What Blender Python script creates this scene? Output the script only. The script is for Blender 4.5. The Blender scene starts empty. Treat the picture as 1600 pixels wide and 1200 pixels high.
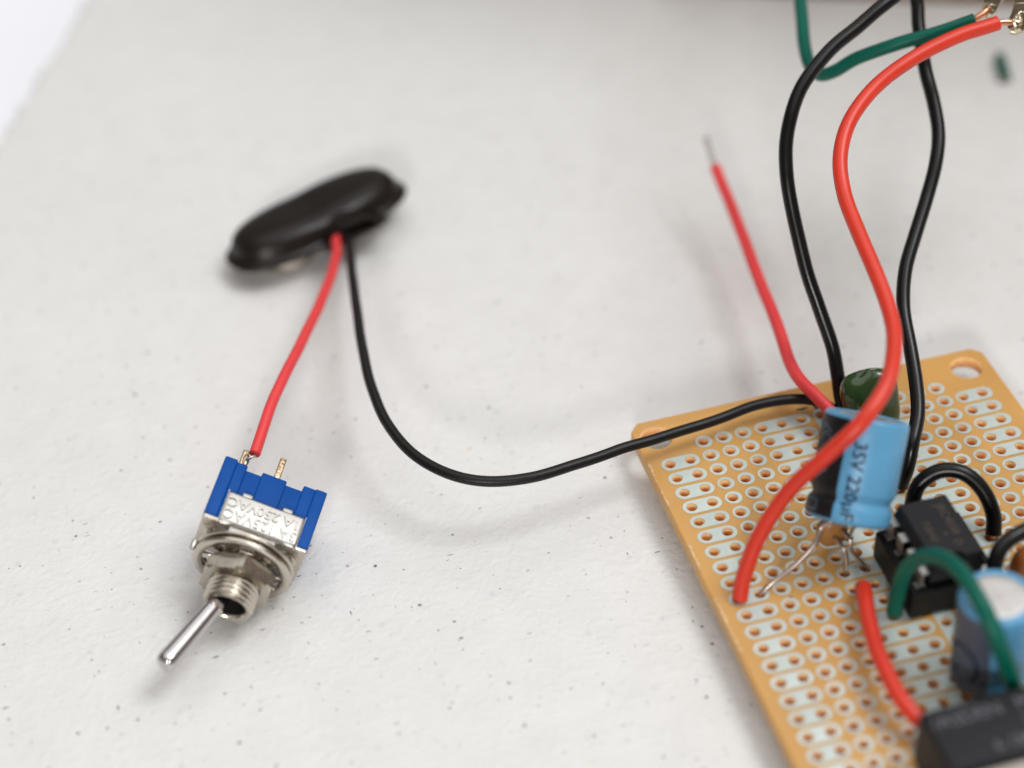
import bpy, bmesh, math, random
from mathutils import Vector, Matrix
random.seed(7)
S = 0.001                      # every measure below is in millimetres
scene = bpy.context.scene
COL = scene.collection

# ------------------------------------------------------------------ camera
cd = bpy.data.cameras.new("camera"); cam = bpy.data.objects.new("camera", cd); COL.objects.link(cam)
RX = Vector((0.961353, -0.271834, -0.043654)); RY = Vector((0.210828, 0.624882, 0.751714)); RZ = Vector((-0.177063, -0.731866, 0.658043))
m = Matrix((RX, RY, RZ)).transposed().to_4x4()
m.translation = Vector((-58.083, -164.081, 167.804)) * S
cam.matrix_world = m
cd.sensor_fit = 'HORIZONTAL'; cd.sensor_width = 36; cd.lens = 69.28
cd.clip_start = 0.005; cd.clip_end = 20
cd.dof.use_dof = True; cd.dof.focus_distance = 0.2315; cd.dof.aperture_fstop = 9.4
cd.dof.aperture_blades = 0
scene.camera = cam

# ------------------------------------------------------------------ world, lamps, exposure
w = bpy.data.worlds.new("World"); scene.world = w; w.use_nodes = True
bg = w.node_tree.nodes["Background"]; bg.inputs[0].default_value = (1.0, 0.90, 0.80, 1); bg.inputs[1].default_value = 0.19

def lamp(name, direction, dist, size, power, colour, target=(0, 25, 0)):
    l = bpy.data.lights.new(name, 'AREA'); l.shape = 'DISK'; l.size = size * S; l.energy = power; l.color = colour
    o = bpy.data.objects.new(name, l); COL.objects.link(o)
    d = Vector(direction).normalized(); o.location = (Vector(target) + d * dist) * S
    o.rotation_euler = d.to_track_quat('Z', 'Y').to_euler()
    return o
lamp("window_lamp", (0.48, -0.12, 1.0), 1300, 560, 7.0, (0.97, 0.985, 1.0))
lamp("overhead_fill", (0.25, 0.15, 1.0), 1350, 2400, 15.4, (0.985, 0.995, 1.0))  # added broad overhead fill, stands in for soft light bounced from above
lamp("front_lamp", (-0.80, -2.07, 1.0), 1200, 170, 5.6, (1.0, 0.98, 0.96))
scene.view_settings.view_transform = 'Standard'; scene.view_settings.look = 'None'
scene.view_settings.exposure = 0.0; scene.view_settings.gamma = 1.0
scene.render.engine = 'CYCLES'
scene.cycles.use_denoising = True
scene.cycles.max_bounces = 8

# ------------------------------------------------------------------ material helpers
def srgb(r, g, b):
    f = lambda c: (c / 255 / 12.92) if c / 255 <= 0.04045 else ((c / 255 + 0.055) / 1.055) ** 2.4
    return (f(r), f(g), f(b), 1)

def mat(name, col, rough=0.5, metal=0.0, bump=0.0, bscale=1000.0, vary=0.0, vscale=300.0, spec=0.5, coat=0.0, sss=0.0, ssr=0.5, stretch=None, rvary=0.0):
    m = bpy.data.materials.new(name); m.use_nodes = True
    nt = m.node_tree; b = nt.nodes["Principled BSDF"]
    b.inputs["Base Color"].default_value = col; b.inputs["Roughness"].default_value = rough
    b.inputs["Metallic"].default_value = metal; b.inputs["Specular IOR Level"].default_value = spec
    if coat:
        b.inputs["Coat Weight"].default_value = coat; b.inputs["Coat Roughness"].default_value = 0.08
    if sss:
        b.inputs["Subsurface Weight"].default_value = sss; b.inputs["Subsurface Radius"].default_value = (1.0, 0.6, 0.35)
        b.inputs["Subsurface Scale"].default_value = ssr * S
    tc = nt.nodes.new("ShaderNodeTexCoord"); src = tc.outputs["Object"]
    if stretch:
        mp = nt.nodes.new("ShaderNodeMapping"); mp.inputs["Scale"].default_value = stretch
        nt.links.new(src, mp.inputs[0]); src = mp.outputs[0]
    if bump:
        n = nt.nodes.new("ShaderNodeTexNoise"); n.inputs["Scale"].default_value = bscale; n.inputs["Detail"].default_value = 4
        bp = nt.nodes.new("ShaderNodeBump"); bp.inputs["Strength"].default_value = 1.0; bp.inputs["Distance"].default_value = bump * S
        nt.links.new(src, n.inputs["Vector"]); nt.links.new(n.outputs["Fac"], bp.inputs["Height"]); nt.links.new(bp.outputs[0], b.inputs["Normal"])
    if vary or rvary:
        n2 = nt.nodes.new("ShaderNodeTexNoise"); n2.inputs["Scale"].default_value = vscale; n2.inputs["Detail"].default_value = 5
        nt.links.new(src, n2.inputs["Vector"])
    if vary:
        mr = nt.nodes.new("ShaderNodeMapRange"); mr.inputs[1].default_value = 0.3; mr.inputs[2].default_value = 0.7
        mr.inputs[3].default_value = 1 - vary; mr.inputs[4].default_value = 1 + vary
        nt.links.new(n2.outputs["Fac"], mr.inputs[0])
        hs = nt.nodes.new("ShaderNodeHueSaturation"); hs.inputs["Color"].default_value = col
        nt.links.new(mr.outputs[0], hs.inputs["Value"]); nt.links.new(hs.outputs[0], b.inputs["Base Color"])
    if rvary:
        mr2 = nt.nodes.new("ShaderNodeMapRange"); mr2.inputs[1].default_value = 0.3; mr2.inputs[2].default_value = 0.7
        mr2.inputs[3].default_value = max(0.02, rough - rvary); mr2.inputs[4].default_value = rough + rvary
        nt.links.new(n2.outputs["Fac"], mr2.inputs[0]); nt.links.new(mr2.outputs[0], b.inputs["Roughness"])
    return m

def table_material():
    m = bpy.data.materials.new("speckled_laminate"); m.use_nodes = True
    nt = m.node_tree; N = nt.nodes; L = nt.links; b = N["Principled BSDF"]
    tc = N.new("ShaderNodeTexCoord"); P = tc.outputs["Object"]
    def noise(scale, detail=3, rough=0.5, vec=P):
        n = N.new("ShaderNodeTexNoise"); n.inputs["Scale"].default_value = scale; n.inputs["Detail"].default_value = detail
        n.inputs["Roughness"].default_value = rough; L.new(vec, n.inputs["Vector"]); return n
    def rng(src, a, c, lo, hi):
        r = N.new("ShaderNodeMapRange"); r.inputs[1].default_value = a; r.inputs[2].default_value = c
        r.inputs[3].default_value = lo; r.inputs[4].default_value = hi; L.new(src, r.inputs[0]); return r.outputs[0]
    def math_(op, a, c):
        n = N.new("ShaderNodeMath"); n.operation = op
        for i, v in enumerate((a, c)):
            if isinstance(v, (int, float)): n.inputs[i].default_value = v
            else: L.new(v, n.inputs[i])
        return n.outputs[0]
    # distorted coordinates so the specks are uneven chips, not discs
    wn = noise(2600, 2); dv = N.new("ShaderNodeVectorMath"); dv.operation = 'MULTIPLY_ADD'
    L.new(wn.outputs["Color"], dv.inputs[0]); dv.inputs[1].default_value = (0.00030, 0.00030, 0.0); L.new(P, dv.inputs[2])
    def specks(scale, rmax, keep, soft, stretch=(1, 1, 0), off=0.0):
        mp = N.new("ShaderNodeMapping"); mp.inputs["Scale"].default_value = stretch; mp.inputs["Location"].default_value = (off, off * 0.7, 0)
        L.new(dv.outputs[0], mp.inputs[0])
        v = N.new("ShaderNodeTexVoronoi"); v.voronoi_dimensions = '2D'; v.inputs["Scale"].default_value = scale; L.new(mp.outputs[0], v.inputs["Vector"])
        sp = N.new("ShaderNodeSeparateColor"); L.new(v.outputs["Color"], sp.inputs[0])
        rad = rng(sp.outputs[0], 1 - keep, 1.0, 0.0, rmax)          # only a share of the cells carry a speck
        d = math_('SUBTRACT', rad, v.outputs["Distance"])
        return math_('MULTIPLY', rng(d, 0.0, soft, 0.0, 1.0), rng(sp.outputs[1], 0.0, 1.0, 0.25, 1.0))
    s1 = specks(300, 0.085, 0.42, 0.03)
    s2 = specks(520, 0.11, 0.30, 0.05, off=0.013)
    s3 = specks(380, 0.085, 0.20, 0.03, (0.45, 1.7, 0), off=0.031)
    s4 = specks(340, 0.075, 0.20, 0.03, (1.6, 0.5, 0), off=0.057)
    s5 = specks(230, 0.16, 0.6, 0.14, off=0.09)
    dark = math_('MAXIMUM', math_('MAXIMUM', s1, math_('MULTIPLY', s2, 0.7)), math_('MAXIMUM', s3, s4))
    big = noise(34, 3); mid = noise(210, 3)
    ramp = N.new("ShaderNodeMix"); ramp.data_type = 'RGBA'
    ramp.inputs[6].default_value = (0.705, 0.697, 0.682, 1); ramp.inputs[7].default_value = (0.748, 0.742, 0.731, 1)
    L.new(rng(math_('ADD', math_('MULTIPLY', big.outputs["Fac"], 0.45), math_('MULTIPLY', mid.outputs["Fac"], 0.55)), 0.35, 0.65, 0, 1), ramp.inputs[0])
    def over(basecol, fac, col):
        x = N.new("ShaderNodeMix"); x.data_type = 'RGBA'; L.new(fac, x.inputs[0]); L.new(basecol, x.inputs[6]); x.inputs[7].default_value = col
        return x.outputs[2]
    c = over(ramp.outputs[2], math_('MULTIPLY', s5, 0.50), (0.48, 0.50, 0.56, 1))
    c = over(c, math_('MULTIPLY', dark, 0.93), (0.085, 0.085, 0.10, 1))
    warm = specks(95, 0.05, 0.10, 0.03, off=0.2)
    c = over(c, math_('MULTIPLY', warm, 0.5), (0.62, 0.42, 0.22, 1))
    L.new(c, b.inputs["Base Color"])
    h1 = noise(520, 3, 0.5); h2 = noise(1300, 3)
    rid = math_('ABSOLUTE', math_('SUBTRACT', h1.outputs["Fac"], 0.5), 0)
    hh = math_('ADD', math_('MULTIPLY', rid, 1.3), math_('MULTIPLY', h2.outputs["Fac"], 0.22))
    bp = N.new("ShaderNodeBump"); bp.inputs["Distance"].default_value = 0.19 * S; bp.inputs["Strength"].default_value = 1.0
    L.new(hh, bp.inputs["Height"]); L.new(bp.outputs[0], b.inputs["Normal"])
    b.inputs["Roughness"].default_value = 0.42; b.inputs["Specular IOR Level"].default_value = 0.35
    return m

M = {}
M['table'] = table_material()
M['backdrop'] = mat("white_backdrop", (0.90, 0.91, 0.96, 1), 0.7, vary=0.02, vscale=8)
M['wood'] = mat("brown_wood", (0.20, 0.115, 0.06, 1), 0.55, vary=0.25, vscale=60, stretch=(0.3, 4, 4), bump=0.05, bscale=500)
M['blue'] = mat("blue_nylon", (0.0005, 0.068, 0.315, 1), 0.50, bump=0.012, bscale=4000, vary=0.06, vscale=500, spec=0.16)
M['nickel'] = mat("nickel_plate", (0.58, 0.535, 0.465, 1), 0.24, 1.0, bump=0.012, bscale=1500, rvary=0.09, vscale=700)
M['steel'] = mat("brushed_steel", (0.50, 0.485, 0.46, 1), 0.42, 1.0, bump=0.015, bscale=1500, rvary=0.10, vscale=900)
M['letter_shade'] = mat('shaded_stamped_letters', (0.34, 0.325, 0.30, 1), 0.38, 1.0)  # darker copy of the strap metal; shading around the raised letters is painted in
M['chrome'] = mat("chrome", (0.58, 0.555, 0.56, 1), 0.12, 1.0, rvary=0.03, vscale=900)
M['pin'] = mat("tarnished_pin", (0.60, 0.45, 0.30, 1), 0.38, 1.0, bump=0.10, bscale=2600, vary=0.35, vscale=2600)
M['tin'] = mat("tinned_wire", (0.78, 0.75, 0.72, 1), 0.22, 1.0, vary=0.1, vscale=1500)
M['lead'] = mat("component_lead", (0.60, 0.52, 0.47, 1), 0.32, 1.0, vary=0.15, vscale=900)
M['copper'] = mat("bare_copper", (0.72, 0.33, 0.20, 1), 0.28, 1.0, vary=0.15, vscale=900)
M['solder'] = mat("solder_flux", (0.50, 0.44, 0.34, 1), 0.18, 1.0, bump=0.05, bscale=500, vary=0.3, vscale=700)
M['lug'] = mat("brass_lug", (0.46, 0.39, 0.28, 1), 0.20, 1.0, bump=0.03, bscale=500, vary=0.25, vscale=500)
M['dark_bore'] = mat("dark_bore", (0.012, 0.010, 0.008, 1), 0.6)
M['rubber'] = mat("black_vinyl", (0.0095, 0.0062, 0.0048, 1), 0.36, bump=0.03, bscale=500, spec=0.3, rvary=0.06, vscale=200)
M['black_wire'] = mat("black_insulation", (0.004, 0.0035, 0.0035, 1), 0.30, bump=0.006, bscale=2500, spec=0.32, rvary=0.05)
M['black_lead'] = mat("black_lead_insulation", (0.005, 0.0045, 0.0045, 1), 0.42, bump=0.030, bscale=3500, spec=0.35)
M['red_wire'] = mat("red_insulation", (0.66, 0.036, 0.014, 1), 0.38, bump=0.006, bscale=2000, sss=0.15, ssr=0.5, vary=0.05)
M['red_lead'] = mat("red_lead_insulation", (0.76, 0.050, 0.055, 1), 0.48, bump=0.012, bscale=2500, sss=0.2, ssr=0.5, vary=0.05)
M['green_wire'] = mat("green_insulation", (0.0, 0.105, 0.072, 1), 0.38, bump=0.006, bscale=2000, vary=0.08, spec=0.25)
M['board'] = mat("phenolic_board", (0.62, 0.345, 0.105, 1), 0.38, rvary=0.08, sss=0.55, ssr=1.3, vary=0.10, vscale=70, bump=0.004, bscale=900)
M['drilled'] = mat("drilled_phenolic", (0.90, 0.52, 0.24, 1), 0.55, bump=0.14, bscale=2600, vary=0.12, vscale=2200, sss=1.0, ssr=1.5)
M['drilled'].node_tree.nodes["Principled BSDF"].inputs["Subsurface Radius"].default_value = (1.0, 0.95, 0.85)
M['burr'] = mat("broken_phenolic", (0.72, 0.46, 0.22, 1), 0.6, bump=0.1, bscale=2500, vary=0.15, vscale=1500)
M['pad'] = mat("tinned_pad", (0.56, 0.63, 0.60, 1), 0.42, 0.25, bump=0.006, bscale=1500, vary=0.05, vscale=900)
nt = M['pad'].node_tree; oi = nt.nodes.new("ShaderNodeObjectInfo"); hs = [x for x in nt.nodes if x.type == 'HUE_SAT'][0]
lk = hs.inputs["Value"].links[0]; src_ = lk.from_socket; mm = nt.nodes.new("ShaderNodeMath"); mm.operation = 'MULTIPLY'
mr_ = nt.nodes.new("ShaderNodeMapRange"); mr_.inputs[3].default_value = 0.90; mr_.inputs[4].default_value = 1.05
nt.links.new(oi.outputs["Random"], mr_.inputs[0]); nt.links.new(src_, mm.inputs[0]); nt.links.new(mr_.outputs[0], mm.inputs[1]); nt.links.new(mm.outputs[0], hs.inputs["Value"])
M['flux'] = mat("flux_stain", (0.10, 0.045, 0.03, 1), 0.4)
M['sleeve'] = mat("blue_sleeve", (0.105, 0.33, 0.55, 1), 0.38, vary=0.05, vscale=300, bump=0.02, bscale=250)
M['sleeve_dark'] = mat("dark_stripe", (0.010, 0.009, 0.010, 1), 0.42, spec=0.25)
M['sleeve_slate'] = mat('slate_stripe', (0.065, 0.085, 0.125, 1), 0.4)
M['sleeve_mark'] = mat("stripe_marks", (0.06, 0.12, 0.20, 1), 0.35)
M['print_navy'] = mat("navy_print", (0.012, 0.028, 0.06, 1), 0.65, spec=0.2)
M['can'] = mat("aluminium_can", (0.62, 0.61, 0.60, 1), 0.34, 1.0, rvary=0.08, vscale=500)
M['film'] = mat("green_dip_coat", (0.022, 0.055, 0.010, 1), 0.16, coat=0.4, bump=0.02, bscale=90, vary=0.25, vscale=120)
M['tan'] = mat("tan_dip_coat", (0.36, 0.17, 0.045, 1), 0.35, bump=0.05, bscale=300)
M['orange'] = mat("orange_dip_coat", (0.42, 0.12, 0.02, 1), 0.30, bump=0.04, bscale=300, coat=0.3)
M['epoxy'] = mat("ic_epoxy", (0.014, 0.0135, 0.016, 1), 0.48, bump=0.012, bscale=3500, vary=0.08, vscale=600, spec=0.22)
M['socket'] = mat("socket_plastic", (0.005, 0.0045, 0.0045, 1), 0.42, spec=0.25)
M['beige'] = mat('beige_plastic', (0.42, 0.38, 0.34, 1), 0.5)
M['gold_print'] = mat("laser_mark", (0.065, 0.047, 0.030, 1), 0.6)
M['grey_print'] = mat("grey_mark", (0.105, 0.108, 0.13, 1), 0.6)

# ------------------------------------------------------------------ geometry helpers
class G:
    def __init__(s): s.v = []; s.f = []; s.m = []; s.sm = []
    def add(s, vf, mi=0, smooth=True):
        b = len(s.v); s.v += [Vector(p) for p in vf[0]]
        for f in vf[1]:
            s.f.append([i + b for i in f]); s.m.append(mi); s.sm.append(smooth)
        return s
    def xf(s, M4): s.v = [M4 @ p for p in s.v]; return s

def thing(name, label, cat, loc=(0, 0, 0), group=None):
    o = bpy.data.objects.new(name, None); COL.objects.link(o); o.empty_display_size = 0.003
    o.location = Vector(loc) * S; o['label'] = label; o['category'] = cat
    if group: o['group'] = group
    return o

def mesh(name, g, mats):
    me = bpy.data.meshes.new(name)
    me.from_pydata([p * S for p in g.v], [], g.f)
    for x in (mats if isinstance(mats, (list, tuple)) else [mats]): me.materials.append(M[x])
    for p, mi, sm in zip(me.polygons, g.m, g.sm): p.material_index = mi; p.use_smooth = sm
    me.update(); me.validate()
    return me

def part(name, g, mats, parent, label=None):
    """geometry is given in scene millimetres; the part shares its root's origin"""
    root = parent
    while root.parent: root = root.parent
    o0 = root.location / S
    g2 = G(); g2.v = [p - o0 for p in g.v]; g2.f, g2.m, g2.sm = g.f, g.m, g.sm
    o = bpy.data.objects.new(name, mesh(name, g2, mats)); COL.objects.link(o); o.parent = parent
    if label: o['label'] = label
    return o

def split_normals(o, ang=35):
    me = o.data; bm = bmesh.new(); bm.from_mesh(me)
    sharp = [e for e in bm.edges if len(e.link_faces) == 2 and e.calc_face_angle(0) > math.radians(ang)]
    bmesh.ops.split_edges(bm, edges=sharp); bm.to_mesh(me); bm.free()
    return o

def box(x0, x1, y0, y1, z0, z1, bev=0.0, seg=2):
    bm = bmesh.new(); bmesh.ops.create_cube(bm, size=1)
    for v in bm.verts: v.co = Vector(((x0 + x1) / 2 + v.co.x * (x1 - x0), (y0 + y1) / 2 + v.co.y * (y1 - y0), (z0 + z1) / 2 + v.co.z * (z1 - z0)))
    if bev: bmesh.ops.bevel(bm, geom=bm.edges[:], offset=bev, segments=seg, affect='EDGES', profile=0.5)
    bm.normal_update(); bm.verts.index_update()
    r = ([v.co.copy() for v in bm.verts], [[v.index for v in f.verts] for f in bm.faces]); bm.free(); return r

def catmull(pts, step=0.45):
    P = [Vector(p) for p in pts]; P = [P[0] * 2 - P[1]] + P + [P[-1] * 2 - P[-2]]
    out = []
    for i in range(1, len(P) - 2):
        a, b, c, d = P[i - 1:i + 3]; n = max(2, int((c - b).length / step))
        for k in range(n):
            t = k / n
            out.append(0.5 * (2 * b + (c - a) * t + (2 * a - 5 * b + 4 * c - d) * t * t + (3 * b - a - 3 * c + d) * t ** 3))
    out.append(P[-2]); return out

def tube(pts, r, seg=20, curve=True, step=0.45, cap=True, rfun=None, wob=0.0):
    C = catmull(pts, step) if curve else [Vector(p) for p in pts]
    n = len(C); V = []; F = []
    if curve and n > 40:      # hand-bent wire is never a perfect curve
        ph_ = [random.uniform(0, 6.3) for _ in range(6)]; s_ = 0.0
        for i in range(1, n):
            s_ += (C[i] - C[i - 1]).length if i > 1 else step; e_ = min(1, i / 8, (n - 1 - i) / 8)
            C[i] = C[i] + Vector((math.sin(s_ * .30 + ph_[0]) + .3 * math.sin(s_ * .8 + ph_[1]), math.sin(s_ * .26 + ph_[2]) + .3 * math.sin(s_ * .9 + ph_[3]), math.sin(s_ * .33 + ph_[4]) + .3 * math.sin(s_ * .7 + ph_[5]))) * .045 * e_
    T = [(C[min(i + 1, n - 1)] - C[max(i - 1, 0)]).normalized() for i in range(n)]
    u = T[0].orthogonal().normalized()
    for i in range(n):
        u = (u - T[i] * u.dot(T[i])).normalized(); w_ = T[i].cross(u)
        rr = r * (rfun(i / (n - 1)) if rfun else 1)
        for k in range(seg):
            a = 2 * math.pi * k / seg
            q = rr * (1 + wob * math.sin(i * 0.37 + k))
            V.append(C[i] + (u * math.cos(a) + w_ * math.sin(a)) * q)
    for i in range(n - 1):
        for k in range(seg):
            F.append([i * seg + k, i * seg + (k + 1) % seg, (i + 1) * seg + (k + 1) % seg, (i + 1) * seg + k])
    if cap:
        # rounded-off cut: an inset ring then the flat end
        for i, sgn in ((0, -1), (n - 1, 1)):
            b = len(V)
            for k in range(seg):
                p = V[i * seg + k]; V.append(C[i] + (p - C[i]) * 0.86 + T[i] * sgn * r * 0.09)
            for k in range(seg):
                q = [i * seg + k, i * seg + (k + 1) % seg, b + (k + 1) % seg, b + k]
                F.append(q if sgn > 0 else q[::-1])
            F.append(list(range(b, b + seg)) if sgn > 0 else list(range(b + seg - 1, b - 1, -1)))
    return V, F

def lathe(prof, seg=48, close=True):
    """prof: (radius, z) pairs; axis z"""
    V = []; F = []; n = len(prof)
    for r, z in prof:
        for k in range(seg):
            a = 2 * math.pi * k / seg; V.append(Vector((r * math.cos(a), r * math.sin(a), z)))
    for i in range(n - 1):
        for k in range(seg):
            F.append([i * seg + k, i * seg + (k + 1) % seg, (i + 1) * seg + (k + 1) % seg, (i + 1) * seg + k])
    return V, F

def frame(origin, zdir, xhint):
    z = Vector(zdir).normalized(); x = Vector(xhint); x = (x - z * x.dot(z)).normalized(); y = z.cross(x)
    m_ = Matrix((x, y, z)).transposed().to_4x4(); m_.translation = Vector(origin); return m_

def text(s, size, extrude=0.0, cut=0.0, bold=0.0):
    c = bpy.data.curves.new("lettering_curve", 'FONT'); c.body = s; c.size = size; c.extrude = extrude; c.offset = bold
    c.align_x = 'CENTER'; c.align_y = 'CENTER'; c.resolution_u = 4
    o = bpy.data.objects.new("lettering_curve", c); COL.objects.link(o)
    dg = bpy.context.evaluated_depsgraph_get(); me = bpy.data.meshes.new_from_object(o.evaluated_get(dg))
    bm = bmesh.new(); bm.from_mesh(me)
    if cut:
        y = -size
        while y < size:
            bmesh.ops.bisect_plane(bm, geom=bm.verts[:] + bm.edges[:] + bm.faces[:], plane_co=(0, y, 0), plane_no=(0, 1, 0)); y += cut
    bm.verts.index_update()
    r = ([v.co.copy() for v in bm.verts], [[v.index for v in f.verts] for f in bm.faces]); bm.free()
    bpy.data.objects.remove(o); bpy.data.curves.remove(c); bpy.data.meshes.remove(me)
    return r

def strip(a, b, wdt, z=0.0):
    """flat stroke from a to b in the xy plane"""
    a = Vector((*a, z)); b = Vector((*b, z)); n = (b - a).normalized(); p = Vector((-n.y, n.x, 0)) * wdt / 2
    return [a - p, b - p, b + p, a + p], [[0, 1, 2, 3]]

BT = 4.4          # top of the circuit board above the table
P_ = 2.54

# ------------------------------------------------------------------ table and background
def structure(name, g, mats, label=None):
    o = bpy.data.objects.new(name, mesh(name, g, mats)); COL.objects.link(o); o['kind'] = 'structure'
    return o

# table slab; its far-left edge runs from (-54,141) to (-72,103) and is slightly ragged
e0 = Vector((-72.09, 102.89, 0)); e1 = Vector((-54.25, 140.69, 0)); ed = (e1 - e0).normalized(); en = Vector((-ed.y, ed.x, 0))
edge = []
t = -330.0
rnd = random.Random(3)
fine = [0.0] * 4
while t < 420:
    if -40 < t < 110:
        j = 0.28 * math.sin(t * 0.9) * math.sin(t * .31) + 0.22 * math.sin(t * 2.1 + 1) + rnd.uniform(-0.45, 0.45) + (rnd.uniform(.4, .9) if rnd.random() < .1 else 0); t += 0.6
    else:
        j = rnd.uniform(-0.2, 0.2); t += 6
    edge.append(e0 + ed * t + en * j)
far = edge[-1]; near = edge[0]
outer = [Vector((520, 430, 0)), Vector((520, -320, 0))]
ring = edge + outer
n = len(ring)
g = G()
V = [p.copy() for p in ring] + [p + Vector((0, 0, -0.5)) - (en * 0.0) for p in ring] + [Vector((p.x, p.y, -25)) for p in ring]
inner = [p - en * 0.9 for p in edge] + [p.copy() for p in outer]
# rounded lip along the ragged edge
V += [Vector((p.x, p.y, 0.0)) for p in inner]
for i in range(len(edge)): V[i] = V[i] + Vector((0, 0, -0.25))
F = []
for i in range(n):
    k = (i + 1) % n
    F.append([i, n + i, n + k, k]); F.append([n + i, 2 * n + i, 2 * n + k, n + k])
    if i < len(edge) - 1: F.append([3 * n + i, i, k, 3 * n + k])
F.append([3 * n + i for i in range(n)][::-1])
g.add((V, F), 0, False)
tb = structure("table_top", g, 'table')
bm = bmesh.new(); bm.from_mesh(tb.data); bmesh.ops.recalc_face_normals(bm, faces=bm.faces[:]); bm.to_mesh(tb.data); bm.free()
g = G(); g.add(([(-900, -600, -32), (900, -600, -32), (900, 1200, -32), (-900, 1200, -32)], [[0, 1, 2, 3]]), 0, False)
structure("backdrop", g, 'backdrop')  # added white sheet, set close under the table so it catches enough light

# ------------------------------------------------------------------ circuit board
BX0, BX1, BY1, BY0 = -2.6, 43.9, 5.6, -68.6
ROWS = 26
board = thing("circuit_board", "tan perforated prototyping board with tinned pads, propped above the speckled table", "circuit board", (20.3, -30, 0))
def ray_poly(c, ang, poly):
    d = Vector((math.cos(ang), math.sin(ang))); best = None
    for i in range(len(poly)):
        a = Vector(poly[i]); b = Vector(poly[(i + 1) % len(poly)]); e = b - a
        den = d.x * e.y - d.y * e.x
        if abs(den) < 1e-9: continue
        ac = a - c; t_ = (ac.x * e.y - ac.y * e.x) / den; s_ = (ac.x * d.y - ac.y * d.x) / den
        if t_ > 0 and -1e-6 <= s_ <= 1 + 1e-6 and (best is None or t_ < best): best = t_
    return c + d * best
def ring_cell(c, r, poly, z, seg=14, jit=0.0, rn=None):
    c = Vector(c); an = [2 * math.pi * k / seg for k in range(seg)]
    for p in poly:
        an.append(math.atan2(p[1] - c.y, p[0] - c.x) % (2 * math.pi))
    an = sorted(an); a2 = [an[0]]
    for a in an[1:]:
        if a - a2[-1] > 1e-4: a2.append(a)
    inner_ = []; outer_ = []
    for a in a2:
        rr = r * (1 + (rn.uniform(-jit, jit) if rn else 0))
        inner_.append(Vector((c.x + rr * math.cos(a), c.y + rr * math.sin(a), z))); q = ray_poly(c, a, poly); outer_.append(Vector((q.x, q.y, z)))
    return inner_, outer_
g = G(); rn = random.Random(5)
ZT, ZB = BT, BT - 1.6
HOLE_DX = -0.10
def add_cell(c, r, poly, jit=0.05, seg=14):
    i_, o_ = ring_cell(c, r, poly, ZT, seg, jit, rn); k = len(i_)
    V = i_ + o_ + [Vector((p.x, p.y, ZB)) for p in i_] + [Vector((p.x, p.y, ZB)) for p in o_]
    top = [[j, k + j, k + (j + 1) % k, (j + 1) % k] for j in range(k)]
    bot = [[2 * k + (j + 1) % k, 3 * k + (j + 1) % k, 3 * k + j, 2 * k + j] for j in range(k)]
    wal = [[(j + 1) % k, 2 * k + (j + 1) % k, 2 * k + j, j] for j in range(k)]
    b = len(g.v); g.v += V
    for f in top + bot: g.f.append([x + b for x in f]); g.m.append(0); g.sm.append(False)
    for f in wal: g.f.append([x + b for x in f]); g.m.append(1); g.sm.append(True)
def has_hole(u, v): return not (v == 0 and u in (0, 1, 15, 16))
for v in range(ROWS):
    for u in range(17):
        if not has_hole(u, v): continue
        x, y = u * P_, -v * P_; h = P_ / 2
        add_cell((x + HOLE_DX + rn.uniform(-.05, .05), y + rn.uniform(-.05, .05)), rn.uniform(0.59, 0.655), [(x - h, y - h), (x + h, y - h), (x + h, y + h), (x - h, y + h)])
h = P_ / 2
ch = 1.1
add_cell((-0.15, 2.43), 1.98, [(BX0, -h), (P_ * 1.5, -h), (P_ * 1.5, BY1), (BX0 + ch, BY1), (BX0, BY1 - ch * 1.1)], 0.004, 40)
add_cell((40.74, 2.35), 1.98, [(P_ * 14.5, -h), (BX1, -h), (BX1, BY1 - ch), (BX1 - ch, BY1), (P_ * 14.5, BY1)], 0.004, 40)
yb = -(ROWS - .5) * P_
def slab(x0, x1, y0, y1):
    g.add(([(x0, y0, ZT), (x1, y0, ZT), (x1, y1, ZT), (x0, y1, ZT), (x0, y0, ZB), (x1, y0, ZB), (x1, y1, ZB), (x0, y1, ZB)], [[0, 1, 2, 3], [7, 6, 5, 4]]), 0, False)
slab(P_ * 1.5, P_ * 14.5, h, BY1); slab(BX0, -h, yb, -h); slab(16.5 * P_, BX1, yb, -h); slab(BX0, BX1, BY0, yb)
# side walls with a slightly rounded arris
out = [(BX0, BY0), (BX1, BY0), (BX1, BY1 - ch), (BX1 - ch, BY1), (BX0 + ch, BY1), (BX0, BY1 - ch * 1.1)]
V = []; 
dense = []
for i in range(len(out)):
    a = Vector(out[i]); b = Vector(out[(i + 1) % len(out)]); k = max(1, int((b - a).length / 0.6))
    for j in range(k): dense.append((a + (b - a) * j / k, a, b))
nd = len(dense)
for p, a, b in dense:
    nrm = Vector(((b - a).y, -(b - a).x)).normalized()
    j = rn.uniform(0, .06) if abs(nrm.x + 1) < .1 else rn.uniform(0, .02)
    V += [Vector((p.x, p.y, ZT)), Vector((p.x + nrm.x * (.10 + j), p.y + nrm.y * (.10 + j), ZT - .12)), Vector((p.x + nrm.x * (.16 + j), p.y + nrm.y * (.16 + j), ZB))]
F = []
for i in range(nd):
    k = (i + 1) % nd
    F += [[3 * i, 3 * i + 1, 3 * k + 1, 3 * k], [3 * i + 1, 3 * i + 2, 3 * k + 2, 3 * k + 1]]
g.add((V, F), 0, False)
panel = part("panel", g, ['board', 'drilled'], board)
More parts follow.
